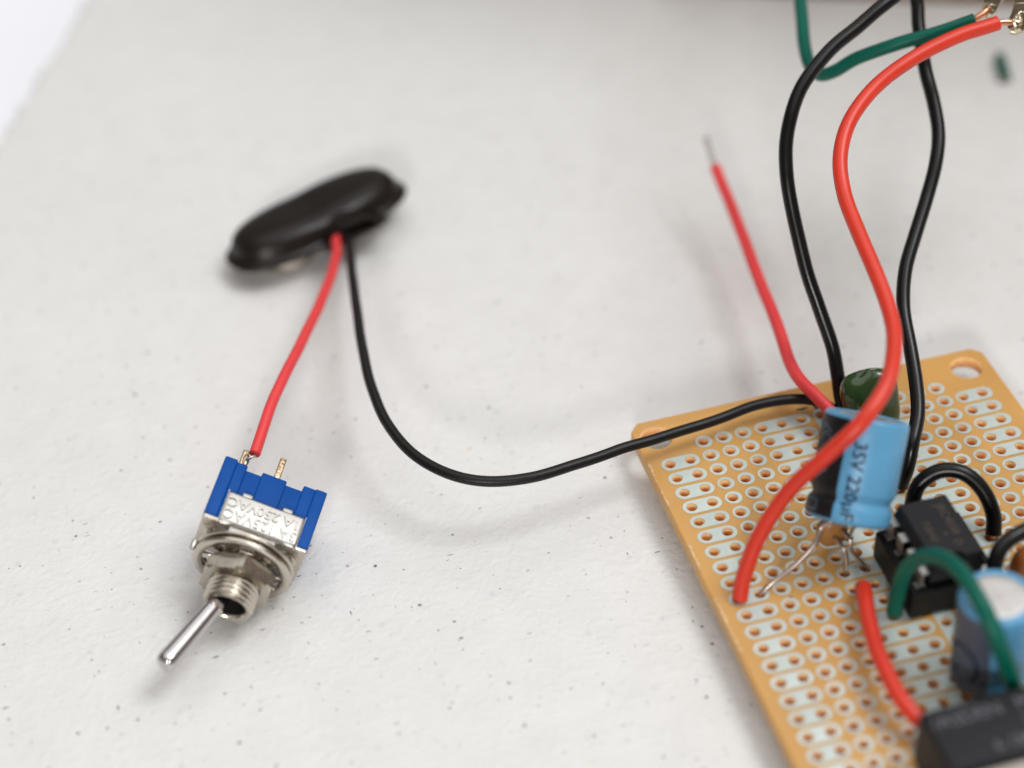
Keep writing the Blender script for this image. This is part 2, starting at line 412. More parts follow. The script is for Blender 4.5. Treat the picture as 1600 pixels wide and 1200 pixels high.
# chips broken along the left arris
for y0, y1 in ((-1.6, -5.2), (-6.5, -9.5), (-15.5, -20), (-24.5, -33)):
    g = G(); V = []; y = y0
    while y > y1:
        wv = rn.uniform(0.05, 0.34) * (1 if rn.random() > .3 else .3)
        V += [Vector((BX0 - .14, y, ZT - .16)), Vector((BX0 - 0.02, y, ZT + .05)), Vector((BX0 + wv, y + rn.uniform(-.1, .1), ZT + 0.02))]; y -= rn.uniform(.16, .42)
    k = len(V) // 3; F = []
    for i in range(k - 1):
        F += [[3 * i, 3 * i + 3, 3 * i + 4, 3 * i + 1], [3 * i + 1, 3 * i + 4, 3 * i + 5, 3 * i + 2]]
    g.add((V, F), 0, False); part("chipped_edge", g, 'burr', board)

# tinned pads: every pad its own part, alike pads share one mesh
PZ = 0.035
def pad_mesh(name, n_, along='x', lext=0.16, rext=0.0, rad=1.04, half=1.04):
    gg = G(); L0 = 0
    for k in range(n_):
        cx = k * P_; first = k == 0; last = k == n_ - 1
        poly = []
        if last:
            for a in range(-90, 91, 15): poly.append((cx + rext + rad * math.cos(math.radians(a)), half * math.sin(math.radians(a))))
        else: poly += [(cx + h, -half), (cx + h, half)]
        if first:
            for a in range(90, 271, 15): poly.append((cx - lext + rad * math.cos(math.radians(a)), half * math.sin(math.radians(a))))
        else: poly += [(cx - h, half), (cx - h, -half)]
        pr = random.Random(k + n_)
        i_, o_ = ring_cell((cx + HOLE_DX, 0), 0.665, poly, PZ, 18, 0.02, pr); q = len(i_)
        if along == 'y':
            i_ = [Vector((p.y, -p.x, p.z)) for p in i_]; o_ = [Vector((p.y, -p.x, p.z)) for p in o_]
            sh = Vector((HOLE_DX, HOLE_DX, 0)); i_ = [p + sh for p in i_]
        V = i_ + o_ + [Vector((p.x, p.y, -.01)) for p in i_] + [Vector((p.x, p.y, -.01)) for p in o_]
        F = [[j, q + j, q + (j + 1) % q, (j + 1) % q] for j in range(q)]
        F += [[q + j, 3 * q + j, 3 * q + (j + 1) % q, q + (j + 1) % q] for j in range(q)]
        F += [[(j + 1) % q, 2 * q + (j + 1) % q, 2 * q + j, j] for j in range(q)]
        if along == 'y': pass
        gg.add((V, F), 0, False)
    return mesh(name, gg, 'pad')
ring_m = pad_mesh("pad_ring", 1, lext=0.0); two_l = pad_mesh("pad_pair", 2); two_r = pad_mesh("pad_pair_end", 2, lext=0.0, rext=0.16)
three = pad_mesh("pad_three", 3, lext=0.0); bus = pad_mesh("pad_bus", ROWS, along='y', lext=0.0)
def put_pad(me, u, v):
    o = bpy.data.objects.new("pad", me); COL.objects.link(o); o.parent = board
    o.location = (Vector((u * P_, -v * P_, BT)) * S) - board.location
for v in range(ROWS):
    if v > 0: put_pad(two_l, 0, v); put_pad(two_r, 15, v)
    for u in (2, 3, 4, 13, 14): put_pad(ring_m, u, v)
    put_pad(three, 5, v); put_pad(three, 10, v)
put_pad(bus, 8, 0); put_pad(bus, 9, 0)
# burn marks on the margin, and solder joints underneath that carry the board
for cx, cy, sx, sy in ((19.6, 2.9, .8, .35), (21.0, 2.4, .55, .4), (18.6, 1.75, .9, .28), (20.2, 1.5, .35, .75), (5.6, -26.9, .2, .15)):
    g = G(); k = 14; V = [Vector((cx, cy, BT + .012))]
    for j in range(k):
        a = 2 * math.pi * j / k; q = rn.uniform(.6, 1.15); V.append(Vector((cx + sx * q * math.cos(a), cy + sy * q * math.sin(a), BT + .012)))
    g.add((V, [[0, 1 + j, 1 + (j + 1) % k] for j in range(k)]), 0, False); part("scorch_mark", g, 'flux', board)
for u, v in ((0, 10), (1, 10), (5, 10), (7, 10), (10, 13), (10, 1), (9, 6), (12, 10), (6, 13), (4, 23), (13, 23)):
    g = G(); g.add(lathe([(0.02, 2.82), (1.0, 2.8), (.55, 2.2), (.35, .8), (.22, .02), (0.02, 0.0)], 12)); g.xf(Matrix.Translation((u * P_, -v * P_, 0)))
    part("solder_joint", g, 'solder', board)

# ------------------------------------------------------------------ wires
def wire(name, label, pts, r, matn, core=None, ends=(), group="hook-up wires", tip=None):
    t_ = thing(name, label, "wire", (pts[0][0], pts[0][1], pts[0][2]), group)
    g_ = G(); g_.add(tube(pts, r)); o = part("insulation", g_, matn, t_); split_normals(o, 50)
    for e in ends:
        g_ = G(); g_.add(tube(e[0], e[1], 12)); part("bare_end", g_, e[2], t_)
    return t_
RW = 0.90
wire("hookup_wire", "thick red wire arching over the blue capacitor from the board up to the solder lug",
     [(-0.05, -25.7, 4.75), (0.75, -24.7, 7.4), (3.0, -23.5, 12.0), (6.4, -23.2, 17.5), (10.2, -23.9, 22.4), (13.98, -23.6, 25.8), (17.88, -20.57, 27.20), (20.87, -15.66, 27.39), (22.75, -10.34, 27.74), (23.44, -4.50, 29.10), (23.75, 1.55, 30.60), (24.21, 6.99, 32.20), (25.43, 11.16, 34.14), (28.12, 14.97, 36.06), (32.22, 17.83, 38.06), (37.35, 19.52, 39.80), (43.49, 20.52, 41.04), (49.20, 20.62, 41.93)],
     RW, 'red_wire', ends=[([(0.0, -25.4, 3.2), (-0.03, -25.6, 4.2), (-0.05, -25.7, 5.0)], .38, 'copper'), ([(49.0, 20.62, 41.9), (50.0, 20.5, 41.95), (51.1, 20.25, 41.75)], .42, 'copper')])
wire("hookup_wire", "glossy black wire rising left of the thick red wire and bending right at the top",
     [(22.86, -2.0, 4.9), (22.5, -0.6, 6.8), (22.56, 1.19, 9.35), (22.70, 3.55, 12.01), (22.02, 6.53, 15.91), (21.27, 9.78, 20.08), (20.99, 13.42, 24.81), (21.15, 16.65, 29.21), (22.51, 19.96, 33.26), (25.30, 23.04, 36.68), (29.68, 25.61, 39.20), (34.49, 27.39, 40.95), (39.04, 29.05, 42.49), (44.91, 31.38, 43.63), (52, 32, 45.5), (60.5, 29.5, 49)],
     0.86, 'black_wire', ends=[([(22.86, -2.3, 3.0), (22.86, -2.1, 4.2), (22.86, -2.0, 5.1)], .38, 'copper')])
wire("hookup_wire", "wavy black wire rising right of the thick red wire, passing behind the green one",
     [(24.0, -15.0, 5.0), (24.7, -14.83, 7.4), (25.7, -13.6, 10.0), (27.57, -10.63, 11.24), (28.89, -6.87, 12.73), (29.87, -2.46, 14.86), (30.93, 1.99, 17.05), (32.61, 5.63, 19.28), (35.13, 9.08, 21.52), (38.06, 12.72, 24.07), (40.50, 15.83, 26.67), (42.04, 18.69, 28.74), (42.68, 22.09, 31.17), (42.93, 25.62, 33.65), (43.49, 28.81, 35.83), (44.35, 31.94, 38.02), (46.10, 35.66, 41.12), (52, 35.5, 45.8), (61.5, 30.0, 50)],
     0.86, 'black_wire', ends=[([(23.0, -15.24, 3.0), (23.3, -15.2, 4.4), (24.1, -15.0, 5.2)], .38, 'copper')])
wire("hookup_wire", "green wire bent sharply at the top, running right to the solder lug",
     [(47.94, 23.96, 40.75), (44.08, 24.94, 39.29), (39.08, 26.63, 37.54), (34.97, 28.51, 35.48), (32.70, 29.85, 33.32), (31.5, 31.7, 31.9), (31.35, 34.60, 31.6), (32.35, 38.89, 31.88), (33.80, 43.46, 32.80), (35.90, 49.98, 34.54), (39, 58, 37), (45, 74, 39), (53, 92, 40), (58.5, 104, 40)],
     0.84, 'green_wire', ends=[([(47.7, 23.96, 40.7), (48.9, 24.1, 41.2), (50.0, 24.6, 41.6)], .42, 'copper')])
wire("lead_wire", "thin black battery lead looping across the table onto the board's corner",
     [(-27.3, 56.5, 4.9), (-28.02, 49.12, 6.20), (-29.05, 42.20, 7.40), (-30.40, 32.85, 8.40), (-31.36, 24.49, 8.90), (-31.92, 16.87, 9.00), (-31.57, 10.38, 9.00), (-29.84, 4.47, 8.90), (-26.72, -0.13, 8.80), (-22.75, -2.59, 8.60), (-17.56, -3.42, 8.40), (-11.91, -2.8, 8.2), (-8.6, -2.3, 8.1), (-5.19, -1.58, 8.0), (-1.42, -1.08, 7.8), (2.46, -0.37, 7.5), (7.59, 0.3, 7.3), (12.1, 1.33, 7.1), (16.29, 1.39, 6.9), (19.37, 0.71, 6.5), (21.4, -0.67, 5.7), (22.4, -2.4, 4.7)],
     0.65, 'black_lead', ends=[([(22.7, -2.54, 3.2), (22.6, -2.5, 4.2), (22.4, -2.4, 5.0)], .25, 'tin')], group="battery leads")
SW_T = Vector((-50.928, -2.056, 6.25))
SW_R = Matrix(((0.8372, 0.4786, 0.2648), (-0.3966, 0.8646, -0.3086), (-0.3766, 0.1533, 0.9136)))
SWM = Matrix.Translation(SW_T) @ (SW_R.to_4x4()) @ Matrix.Scale(0.996, 4)
def swp(x, y, z): return SWM @ Vector((x, y, z))
pe = Vector((-47.81, 9.57, 9.60)); pb = swp(-3.85, 10.75, 0.5)
strands = []
for k in range(3):
    o_ = Vector(((k - 1) * .13, (k - 1) * .05, (k % 2) * .16)); 
    strands.append(([pe + Vector((-.1, .5, .1)) + o_ * .4, pe + Vector((-.05, -.1, -.1)) + o_, (pe + pb) / 2 + Vector((.25, -.35, .2)) + o_, pb + o_ * .8, pb + Vector((-.5, .1, -.3)) + o_ * .5], .11, 'tin'))
wire("lead_wire", "thin red lead from the battery snap soldered to the toggle switch pin",
     [(-28.7, 56.5, 5.1), (-29.76, 49.72, 6.20), (-31.81, 43.15, 7.40), (-34.90, 35.38, 8.70), (-38.63, 27.80, 9.80), (-42.04, 21.12, 10.40), (-44.95, 15.41, 10.30), (-47.81, 9.57, 9.60)],
     0.68, 'red_lead', ends=strands, group="battery leads")
wire("lead_wire", "thin red wire with a bare tinned tip sticking up loose behind the board",
     [(23.68, 46.78, 9.45), (23.42, 41.7, 8.5), (22.49, 33.06, 7.7), (21.13, 22.52, 7.62), (19.8, 13.58, 7.9), (18.7, 7.17, 8.13), (18.3, 2.42, 8.7), (18.95, -0.95, 8.7), (20.0, -3.80, 7.6), (20.3, -5.2, 5.0)],
     0.78, 'red_lead', ends=[([(23.6, 46.4, 9.4), (23.85, 49.4, 10.1), (24.14, 51.98, 10.81)], .42, 'tin'), ([(20.32, -5.08, 3.2), (20.3, -5.1, 4.2), (20.3, -5.2, 5.2)], .3, 'tin')], group="battery leads")
wire("jumper_wire", "short black jumper arching over the pads behind the chip",
     [(22.75, -20.6, 4.9), (22.7, -20.56, 7.4), (23.75, -19.68, 9.60), (26.13, -19.68, 11.00), (28.51, -20.80, 11.00), (30.25, -22.50, 9.40), (31.0, -24.3, 7.00), (30.7, -25.5, 4.95)],
     0.90, 'black_wire', ends=[([(22.8, -20.4, 3.2), (22.75, -20.5, 5.2)], .38, 'copper'), ([(30.6, -25.4, 3.2), (30.65, -25.45, 4.6), (30.7, -25.5, 5.2)], .45, 'copper')], group="jumper wires")
wire("jumper_wire", "black jumper leaving the right side of the chip between it and the orange disc",
     [(26.3, -36.6, 5.0), (25.4, -36.2, 8.2), (25.3, -35.2, 10.8), (26.6, -33.8, 12.4), (29.69, -32.87, 12.9), (34.20, -31.78, 11.90), (38.0, -30.59, 8.40), (38.1, -30.48, 4.9)],
     0.90, 'black_wire', ends=[([(38.1, -30.48, 3.2), (38.1, -30.48, 5.2)], .4, 'copper')], group="jumper wires")
wire("jumper_wire", "green jumper arching over the chip down beside the rear blue capacitor",
     [(15.2, -33.0, 4.95), (15.5, -32.75, 7.6), (16.0, -32.75, 10.9), (16.78, -33.7, 13.6), (17.4, -36.2, 16.3), (17.8, -40.2, 18.3), (17.9, -44.6, 18.6), (18.4, -47.7, 16.6), (19.4, -49.3, 13.0), (20.6, -49.8, 8.8), (21.6, -49.6, 4.95)],
     0.90, 'green_wire', ends=[([(15.14, -33.0, 3.2), (15.16, -33.0, 4.6), (15.2, -33.0, 5.2)], .42, 'copper')], group="jumper wires")
wire("jumper_wire", "short red jumper bent down beside the chip to the black module in front",
     [(13.35, -28.96, 4.2), (13.06, -29.22, 5.5), (12.72, -29.98, 6.6), (11.89, -32.28, 7.3), (11.08, -34.95, 7.6), (10.26, -38.31, 7.9), (9.95, -39.5, 8.05), (9.6, -42.63, 8.30), (9.5, -46.6, 8.2), (10.4, -49.2, 7.4), (12.0, -50.6, 6.2), (12.7, -50.8, 4.9)],
     0.90, 'red_wire', ends=[([(12.8, -28.0, 3.0), (13.35, -28.96, 4.6)], .4, 'copper'), ([(12.7, -50.8, 3.2), (12.7, -50.8, 5.2)], .4, 'copper')], group="jumper wires")
o_ = thing("wire_offcut", "short green offcut of wire lying on the table behind the board", "wire offcut", (79, 68.6, 0))
g = G(); g.add(tube([(79.95, 71.63, .85), (79.2, 69.2, .85), (78.08, 65.67, .85)], .85, 16)); split_normals(part("insulation", g, 'green_wire', o_), 50)
g = G(); g.add(tube([(80.03, 71.9, .85), (79.2, 69.2, .85), (78.0, 65.4, .85)], .36, 10)); part("copper_core", g, 'copper', o_)

# ------------------------------------------------------------------ electrolytic capacitors
def electrolytic(label, base, top, r, rot, leads, stripe_span, textrow, logo=False, stripe='sleeve_dark'):
    base = Vector(base); top = Vector(top); Lh = (top - base).length; k = r / 4.75
    t_ = thing("electrolytic_capacitor", label, "capacitor", (base.x, base.y, base.z), "blue electrolytic capacitors")
    Fm = frame(base, top - base, rot)
    pr = [(r * .80, -.02), (r * .93, .02), (r * .99, .35), (r, .7), (r, 1.6 * k), (r * .985, 2.0 * k), (r * .915, 2.45 * k), (r * .905, 2.7 * k), (r * .93, 3.0 * k), (r * .985, 3.45 * k), (r, 3.9 * k),
          (r, Lh - .9), (r * .99, Lh - .45), (r * .955, Lh - .12), (r * .90, Lh + .02), (r * .84, Lh + .03), (r * .79, Lh - .03), (r * .775, Lh - .12)]
    g_ = G(); g_.add(lathe(pr, 72)); g_.xf(Fm); sl = part("sleeve", g_, 'sleeve', t_)
    g_ = G(); g_.add(lathe([(.01, Lh - .10), (r * .5, Lh - .10), (r * .72, Lh - .11), (r * .80, Lh - .16)], 48)); g_.xf(Fm); tp = part("top_plate", g_, 'can', t_)
    for a in (0.35, 0.35 + math.pi / 2):        # pressure-relief score lines
        g_ = G(); dx, dy = math.cos(a), math.sin(a); V, F = strip((-dx * r * .6, -dy * r * .6), (dx * r * .6, dy * r * .6), .22, Lh - .085); g_.add((V, F), 0, False)
        g_.xf(Fm); part("vent_score", g_, 'dark_bore' if False else 'lead', tp)
    g_ = G(); g_.add(lathe([(.01, .12), (r * .82, .12), (r * .82, .0)], 32)); g_.xf(Fm); part("rubber_seal", g_, 'socket', t_)
    def rad_at(z):
        for (r0, z0), (r1, z1) in zip(pr[:-6], pr[1:-5]):
            if z0 <= z <= z1 and z1 > z0: return r0 + (r1 - r0) * (z - z0) / (z1 - z0)
        return r
    # dark polarity stripe, a thin print following the sleeve
    a0, a1 = stripe_span; g_ = G(); zs = [.25, .45, .7, 1.2, 1.6 * k, 2.0 * k, 2.2 * k, 2.45 * k, 2.7 * k, 3.0 * k, 3.2 * k, 3.45 * k, 3.9 * k] + [3.9 * k + (Lh - .95 - 3.9 * k) * i / 8 for i in range(1, 9)] + [Lh - .6, Lh - .45]
    na = 26; V = []; F = []
    for i, z in enumerate(zs):
        for j in range(na + 1):
            a = a0 + (a1 - a0) * j / na; q = rad_at(z) + .015; V.append(Vector((q * math.cos(a), q * math.sin(a), z)))
    for i in range(len(zs) - 1):
        for j in range(na): F.append([i * (na + 1) + j, i * (na + 1) + j + 1, (i + 1) * (na + 1) + j + 1, (i + 1) * (na + 1) + j])
    g_.add((V, F)); g_.xf(Fm); st = part("polarity_stripe", g_, stripe, t_)
    def wrap(vf, a_mid, zmid, lift=.03, reading=-1):
        # text x runs along the can axis, text y round it
        V = []
        for p in vf[0]:
            z = zmid + reading * p.x; q = rad_at(z) + lift; a = a_mid + reading * p.y / r * -1
            V.append(Vector((q * math.cos(a), q * math.sin(a), z)))
        return V, vf[1]
    am = (a0 + a1) / 2
    def stroke(pts, wd):
        V = []; F = []
        for (a, z), (b, z2) in zip(pts[:-1], pts[1:]):
            n_ = 8
            for i in range(n_):
                A = Vector((a + (b - a) * i / n_, z + (z2 - z) * i / n_)); Bq = Vector((a + (b - a) * (i + 1) / n_, z + (z2 - z) * (i + 1) / n_))
                d = (Bq - A).normalized(); nn = Vector((-d.y, d.x)) * wd / 2; bi = len(V)
                for q in (A - nn, Bq - nn, Bq + nn, A + nn):
                    rr = rad_at(q.y) + .03; ang = am + q.x / r; V.append(Vector((rr * math.cos(ang), rr * math.sin(ang), q.y)))
                F.append([bi, bi + 1, bi + 2, bi + 3])
        return V, F
    if not logo:
        marks = [[(-1.5, 5.6), (-.1, 4.4), (1.5, 5.6)], [(-1.0, 2.0), (.9, 2.0), (.9, .9), (-1.0, .9), (-1.0, 2.0)], [(-1.6, 9.2), (-.2, 10.4), (1.2, 9.6)], [(-1.2, 8.5), (.2, 9.6), (1.5, 8.8)]]
        for q in marks:
            g_ = G(); g_.add(stroke(q, .16), 0, False); g_.xf(Fm); part("stripe_mark", g_, 'sleeve_mark', st)
    else:
        for rx, rz, wd in ((2.0, 2.6, .5), (1.0, 1.6, .22), (.45, .9, .2)):
            q = [(rx * math.cos(math.radians(d)) , 3.9 + rz * math.sin(math.radians(d))) for d in range(0, 361, 15)]
            g_ = G(); g_.add(stroke(q, wd), 0, False); g_.xf(Fm); part("stripe_mark", g_, 'print_navy' if wd > .3 else 'sleeve_mark', st)
    if textrow:
        s_, a_, zc, size = textrow
        g_ = G(); g_.add(wrap(text(s_, size, 0, .2, .04), a_, zc), 0, False); g_.xf(Fm); part("lettering", g_, 'print_navy', sl)
    for ld in leads:
        g_ = G(); g_.add(tube(ld, .27, 12)); part("lead", g_, 'lead', t_)
    return t_
c1b, c1t = (13.13, -23.58, 10.87), (17.48, -17.69, 20.27)
# stripe faces the camera's left; angle 0 points to the camera's right
electrolytic("leaning light blue electrolytic capacitor with dark stripe under the thick red wire", c1b, c1t, 4.75, RX,
    [[(11.6, -23.3, 11.1), (10.51, -22.9, 10.0), (9.35, -23.92, 8.70), (6.66, -24.64, 6.70), (3.88, -25.11, 5.30), (2.6, -25.3, 4.1), (2.5, -25.4, 2.9)],
     [(15.4, -22.2, 11.0), (15.9, -21.6, 8.6), (15.5, -20.8, 6.2), (15.3, -20.4, 4.2), (15.3, -20.3, 2.9)]],
    (math.radians(-200), math.radians(-122)), ("35V 220µF", math.radians(-103), 4.95, 2.0))
electrolytic("upright blue electrolytic capacitor with bare silver top at the right edge", (21.1, -43.9, 5.0), (20.9, -43.5, 16.6), 4.05, RX,
    [[(20.0, -43.5, 5.6), (20.0, -43.2, 2.9)], [(22.5, -43.5, 5.6), (22.6, -43.2, 2.9)]],
    (math.radians(-195), math.radians(-105)), None, logo=True, stripe='sleeve_slate')

# ------------------------------------------------------------------ film and disc capacitors
def blob(c, rx, ry, rz, p, rot, seg=40, rings=22, lump=0.0):
    V = []; F = []; rr = random.Random(int(rx * 100))
    ph = [rr.uniform(0, 6) for _ in range(4)]
    sg = lambda v_, e: math.copysign(abs(v_) ** e, v_)
    for i in range(rings + 1):
        t_ = -math.pi / 2 + math.pi * i / rings
        for k in range(seg):
            a = 2 * math.pi * k / seg
            x = rx * sg(math.cos(t_), p) * sg(math.cos(a), p); y = ry * sg(math.cos(t_), p) * sg(math.sin(a), p); z = rz * sg(math.sin(t_), p)
            f_ = 1 + lump * (math.sin(2 * a + ph[0] + z) + math.sin(3 * t_ + ph[1] + x))
            V.append(Vector((x * f_, y * f_, z * f_)))
    for i in range(rings):
        for k in range(seg): F.append([i * seg + k, i * seg + (k + 1) % seg, (i + 1) * seg + (k + 1) % seg, (i + 1) * seg + k])
    Mx = Matrix.Translation(Vector(c)) @ rot
    return [Mx @ v_ for v_ in V], F
t_ = thing("film_capacitor", "glossy dark green dipped film capacitor behind the leaning blue capacitor", "capacitor", (25.2, -3.4, BT))
g = G(); g.add(blob((24.9, -3.6, 8.3), 3.6, 2.2, 4.3, 0.78, Matrix.Rotation(math.radians(-6), 4, 'Z') @ Matrix.Rotation(math.radians(-14), 4, 'X') @ Matrix.Rotation(math.radians(-8), 4, 'Y'), lump=.025)); part("coating", g, 'film', t_)
for x in (22.86, 27.94):
    g = G(); g.add(tube([(x + (25.4 - x) * .3, -3.4, 6), (x, -2.8, 4.6), (x, -2.54, 2.9)], .27, 10)); part("lead", g, 'lead', t_)
t_ = thing("disc_capacitor", "small tan disc capacitor hidden beneath the leaning blue capacitor", "capacitor", (12.8, -23, BT), "disc capacitors")
g = G(); g.add(blob((12.6, -21.3, 7.2), 1.8, 1.1, 2.0, 0.85, Matrix.Rotation(math.radians(-10), 4, 'Z'))); part("coating", g, 'tan', t_)
for q in ([(12.4, -22.4, 7.3), (12.6, -24.3, 7.6), (12.88, -24.9, 6.3), (12.75, -25.3, 4.2), (12.7, -25.4, 2.9)], [(13.3, -22.4, 8.2), (13.55, -24.0, 8.2), (13.6, -24.4, 7.0), (14.4, -25.0, 5.6), (15.2, -25.3, 4.2), (15.24, -25.4, 2.9)]):
    g = G(); g.add(tube(q, .25, 12)); part("lead", g, 'lead', t_)
t_ = thing("disc_capacitor", "orange disc capacitor cut off by the right edge beside the black jumper", "capacitor", (31.5, -33.5, BT), "disc capacitors")
g = G(); g.add(blob((30.9, -34.6, 8.4), 3.0, 1.4, 3.5, 0.8, Matrix.Rotation(math.radians(-14), 4, 'Z'))); part("coating", g, 'orange', t_)
for x in (30.48, 33.02):
    g = G(); g.add(tube([(x + .3, -34.2, 6), (x, -34, 4.6), (x, -33.02, 4.2), (x, -33.02, 2.9)], .27, 10)); part("lead", g, 'lead', t_)

# ------------------------------------------------------------------ chips in sockets
def dip(label, cx, cy, npins, along, lines, printmat, notch=True, sock=4.2, slabel=None, group="chips in sockets"):
    """along: direction (unit, 2-D) of the long side; notch at its + end"""
    a = Vector((*along, 0)); b = Vector((-a.y, a.x, 0)); Ln = npins / 2 * P_
    Fm = Matrix((a, b, Vector((0, 0, 1)))).transposed().to_4x4(); Fm.translation = Vector((cx, cy, BT))
    so = thing("chip_socket", slabel, "chip socket", (cx, cy, BT))
    g_ = G()
    for y0, y1 in ((-5.05, -2.55), (2.55, 5.05)): g_.add(box(-Ln / 2, Ln / 2, y0, y1, .25, sock, .12, 1), 0, False)
    for x0, x1 in ((-Ln / 2 + .02, -Ln / 2 + 1.6), (Ln / 2 - 1.6, Ln / 2 - .02)): g_.add(box(x0, x1, -2.7, 2.7, .35, sock - .3, .1, 1), 0, False)
    g_.xf(Fm); part("housing", g_, 'socket', so)
    for s_ in (-1, 1):
        for i in range(npins // 2):
            x = -Ln / 2 + P_ / 2 + i * P_
            g_ = G(); g_.add(box(x - .45, x + .45, s_ * 3.81 - .55, s_ * 3.81 + .55, sock - .4, sock + .05, .05, 1), 0, False); g_.add(box(x - .22, x + .22, s_ * 3.81 - .15, s_ * 3.81 + .15, -2.2, sock - .5), 0, False)
            g_.xf(Fm); part("contact", g_, 'steel', so)
    ch_ = thing("chip", label, "chip", (cx, cy, BT + sock), group)
    z0 = sock + .55; zm = z0 + 1.65; z1 = z0 + 3.35; Lx = Ln / 2 - .25
    V = []; prof = [(Lx - .28, 2.95, z0), (Lx, 3.2, zm - .12), (Lx, 3.2, zm + .12), (Lx - .28, 2.78, z1)]
    nn = 12
    for lx, ly, z in prof:
        pts = [(-lx, -ly), (lx, -ly)]
        if notch:   # half-round notch cut into the + end
            for j in range(nn + 1):
                an = -math.pi / 2 - math.pi * j / nn; dep = .75 if z > zm else .02
                pts.append((lx + dep * math.cos(an) * 1.0, .75 * math.sin(an) * (1 if True else 1)))
        pts += [(lx, ly), (-lx, ly)]
        for p in pts: V.append(Vector((p[0], p[1], z)))
    k = len(V) // 4; F = []
    for i in range(3):
        for j in range(k): F.append([i * k + j, i * k + (j + 1) % k, (i + 1) * k + (j + 1) % k, (i + 1) * k + j])
    F.append(list(range(3 * k, 4 * k))); F.append(list(range(k - 1, -1, -1)))
    g_ = G(); g_.add((V, F), 0, False); g_.xf(Fm); bo = part("body", g_, 'epoxy', ch_)
    bm_ = bmesh.new(); bm_.from_mesh(bo.data)
    bmesh.ops.bevel(bm_, geom=[e for e in bm_.edges if len(e.link_faces) == 2 and e.calc_face_angle(0) > .6], offset=.07 * S, segments=2, affect='EDGES'); bm_.to_mesh(bo.data); bm_.free()
    for s_ in (-1, 1):
        for i in range(npins // 2):
            x = -Ln / 2 + P_ / 2 + i * P_
            if s_ > 0 and npins == 8:      # this row sits tucked in close to the body
                g_ = G(); g_.add(box(x - .24, x + .24, 3.25, 3.45, sock - .2, zm), 0, False); g_.xf(Fm); part("pin", g_, 'lead', ch_); continue
            g_ = G(); g_.add(box(x - .72, x + .72, min(s_ * 3.1, s_ * 3.95), max(s_ * 3.1, s_ * 3.95), zm - .12, zm + .12, .05, 1), 0, False)
            g_.add(box(x - .72, x + .72, s_ * 3.9 - .13, s_ * 3.9 + .13, sock + .3, zm + .11, .05, 1), 0, False); g_.add(box(x - .24, x + .24, s_ * 3.9 - .12, s_ * 3.9 + .12, sock - .2, sock + .32), 0, False)
            g_.xf(Fm); part("pin", g_, 'steel', ch_)
    for s_, x, y, size, flip in lines:
        g_ = G(); vf = text(s_, size); R2 = Matrix.Rotation(math.pi if flip else 0, 4, 'Z')
        g_.add(([R2 @ p for p in vf[0]], vf[1]), 0, False); g_.xf(Fm @ Matrix.Translation((x, y, z1 + .015))); part("lettering", g_, printmat, bo)
    return ch_
dip("small black eight-pin chip with faint gold lettering under the green jumper", 8.5 * P_, -11.5 * P_, 8, (0, -1), [("JRC4558", -1.0, 1.35, 1.35, False), ("T0042", .2, -1.35, 1.25, False), ("•", 1.0, .15, 1.5, False), ("D", 2.6, .9, 1.3, False)][::1], 'gold_print',
    slabel="black eight-pin socket holding the small chip beside the green jumper")
mo = thing("relay_module", "black module with grey printed lettering cut off by the bottom right corner", "module", (17, -56, BT))
g = G(); g.add(box(8.6, 28.6, -59.6, -51.9, BT + .5, 12.4, .55, 3)); mc = part("case", g, 'epoxy', mo); split_normals(mc, 40)
g = G(); g.add(box(8.9, 28.3, -61.6, -59.65, BT + .4, 11.4, .25, 2)); part("base_flange", g, 'beige', mo)
for s_, x, y, size in (("/ASDEN", 13.0, -53.9, 2.2), ("MC", 19.9, -53.9, 2.2), ("5V", 19.0, -56.0, 1.7), ("6 180 001", 17.8, -58.1, 1.9)):
    g = G(); g.add(text(s_, size), 0, False); g.xf(Matrix.Translation((x, y, 12.42))); part("lettering", g, 'grey_print', mc)
for k in range(4):
    for y in (-50.8 - 2.54, -50.8 - 7.62):
        x = 10.16 + k * 5.08; g = G(); g.add(box(x - .25, x + .25, y - .15, y + .15, 2.2, BT + .6), 0, False); part("pin", g, 'steel', mo)

# ------------------------------------------------------------------ toggle switch
sw = thing("toggle_switch", "small toggle switch with blue body and metal lever lying on the table", "toggle switch", (SW_T.x, SW_T.y, 0))
def sp(name, g_, mats, parent=sw, ang=None):
    g_.xf(SWM); o = part(name, g_, mats, parent)
    if ang: split_normals(o, ang)
    return o
HX, HZ, DY = 6.28, 3.45, 8.46
g = G()
g.add(box(-HX + .05, HX - .05, .25, 7.7, -HZ + .35, HZ - .42, .12, 2))
for x0, x1, yb_, zt in ((-HX, -4.72, DY, HZ), (-4.8, -3.45, DY - .2, HZ - .16), (-1.62, 1.42, DY - .35, HZ - .12), (3.4, 4.92, DY - .05, HZ - .16), (4.84, HX, DY, HZ)):
    g.add(box(x0, x1, .2, yb_, -zt, zt, .20, 3))
sp("housing", g, 'blue', ang=40)
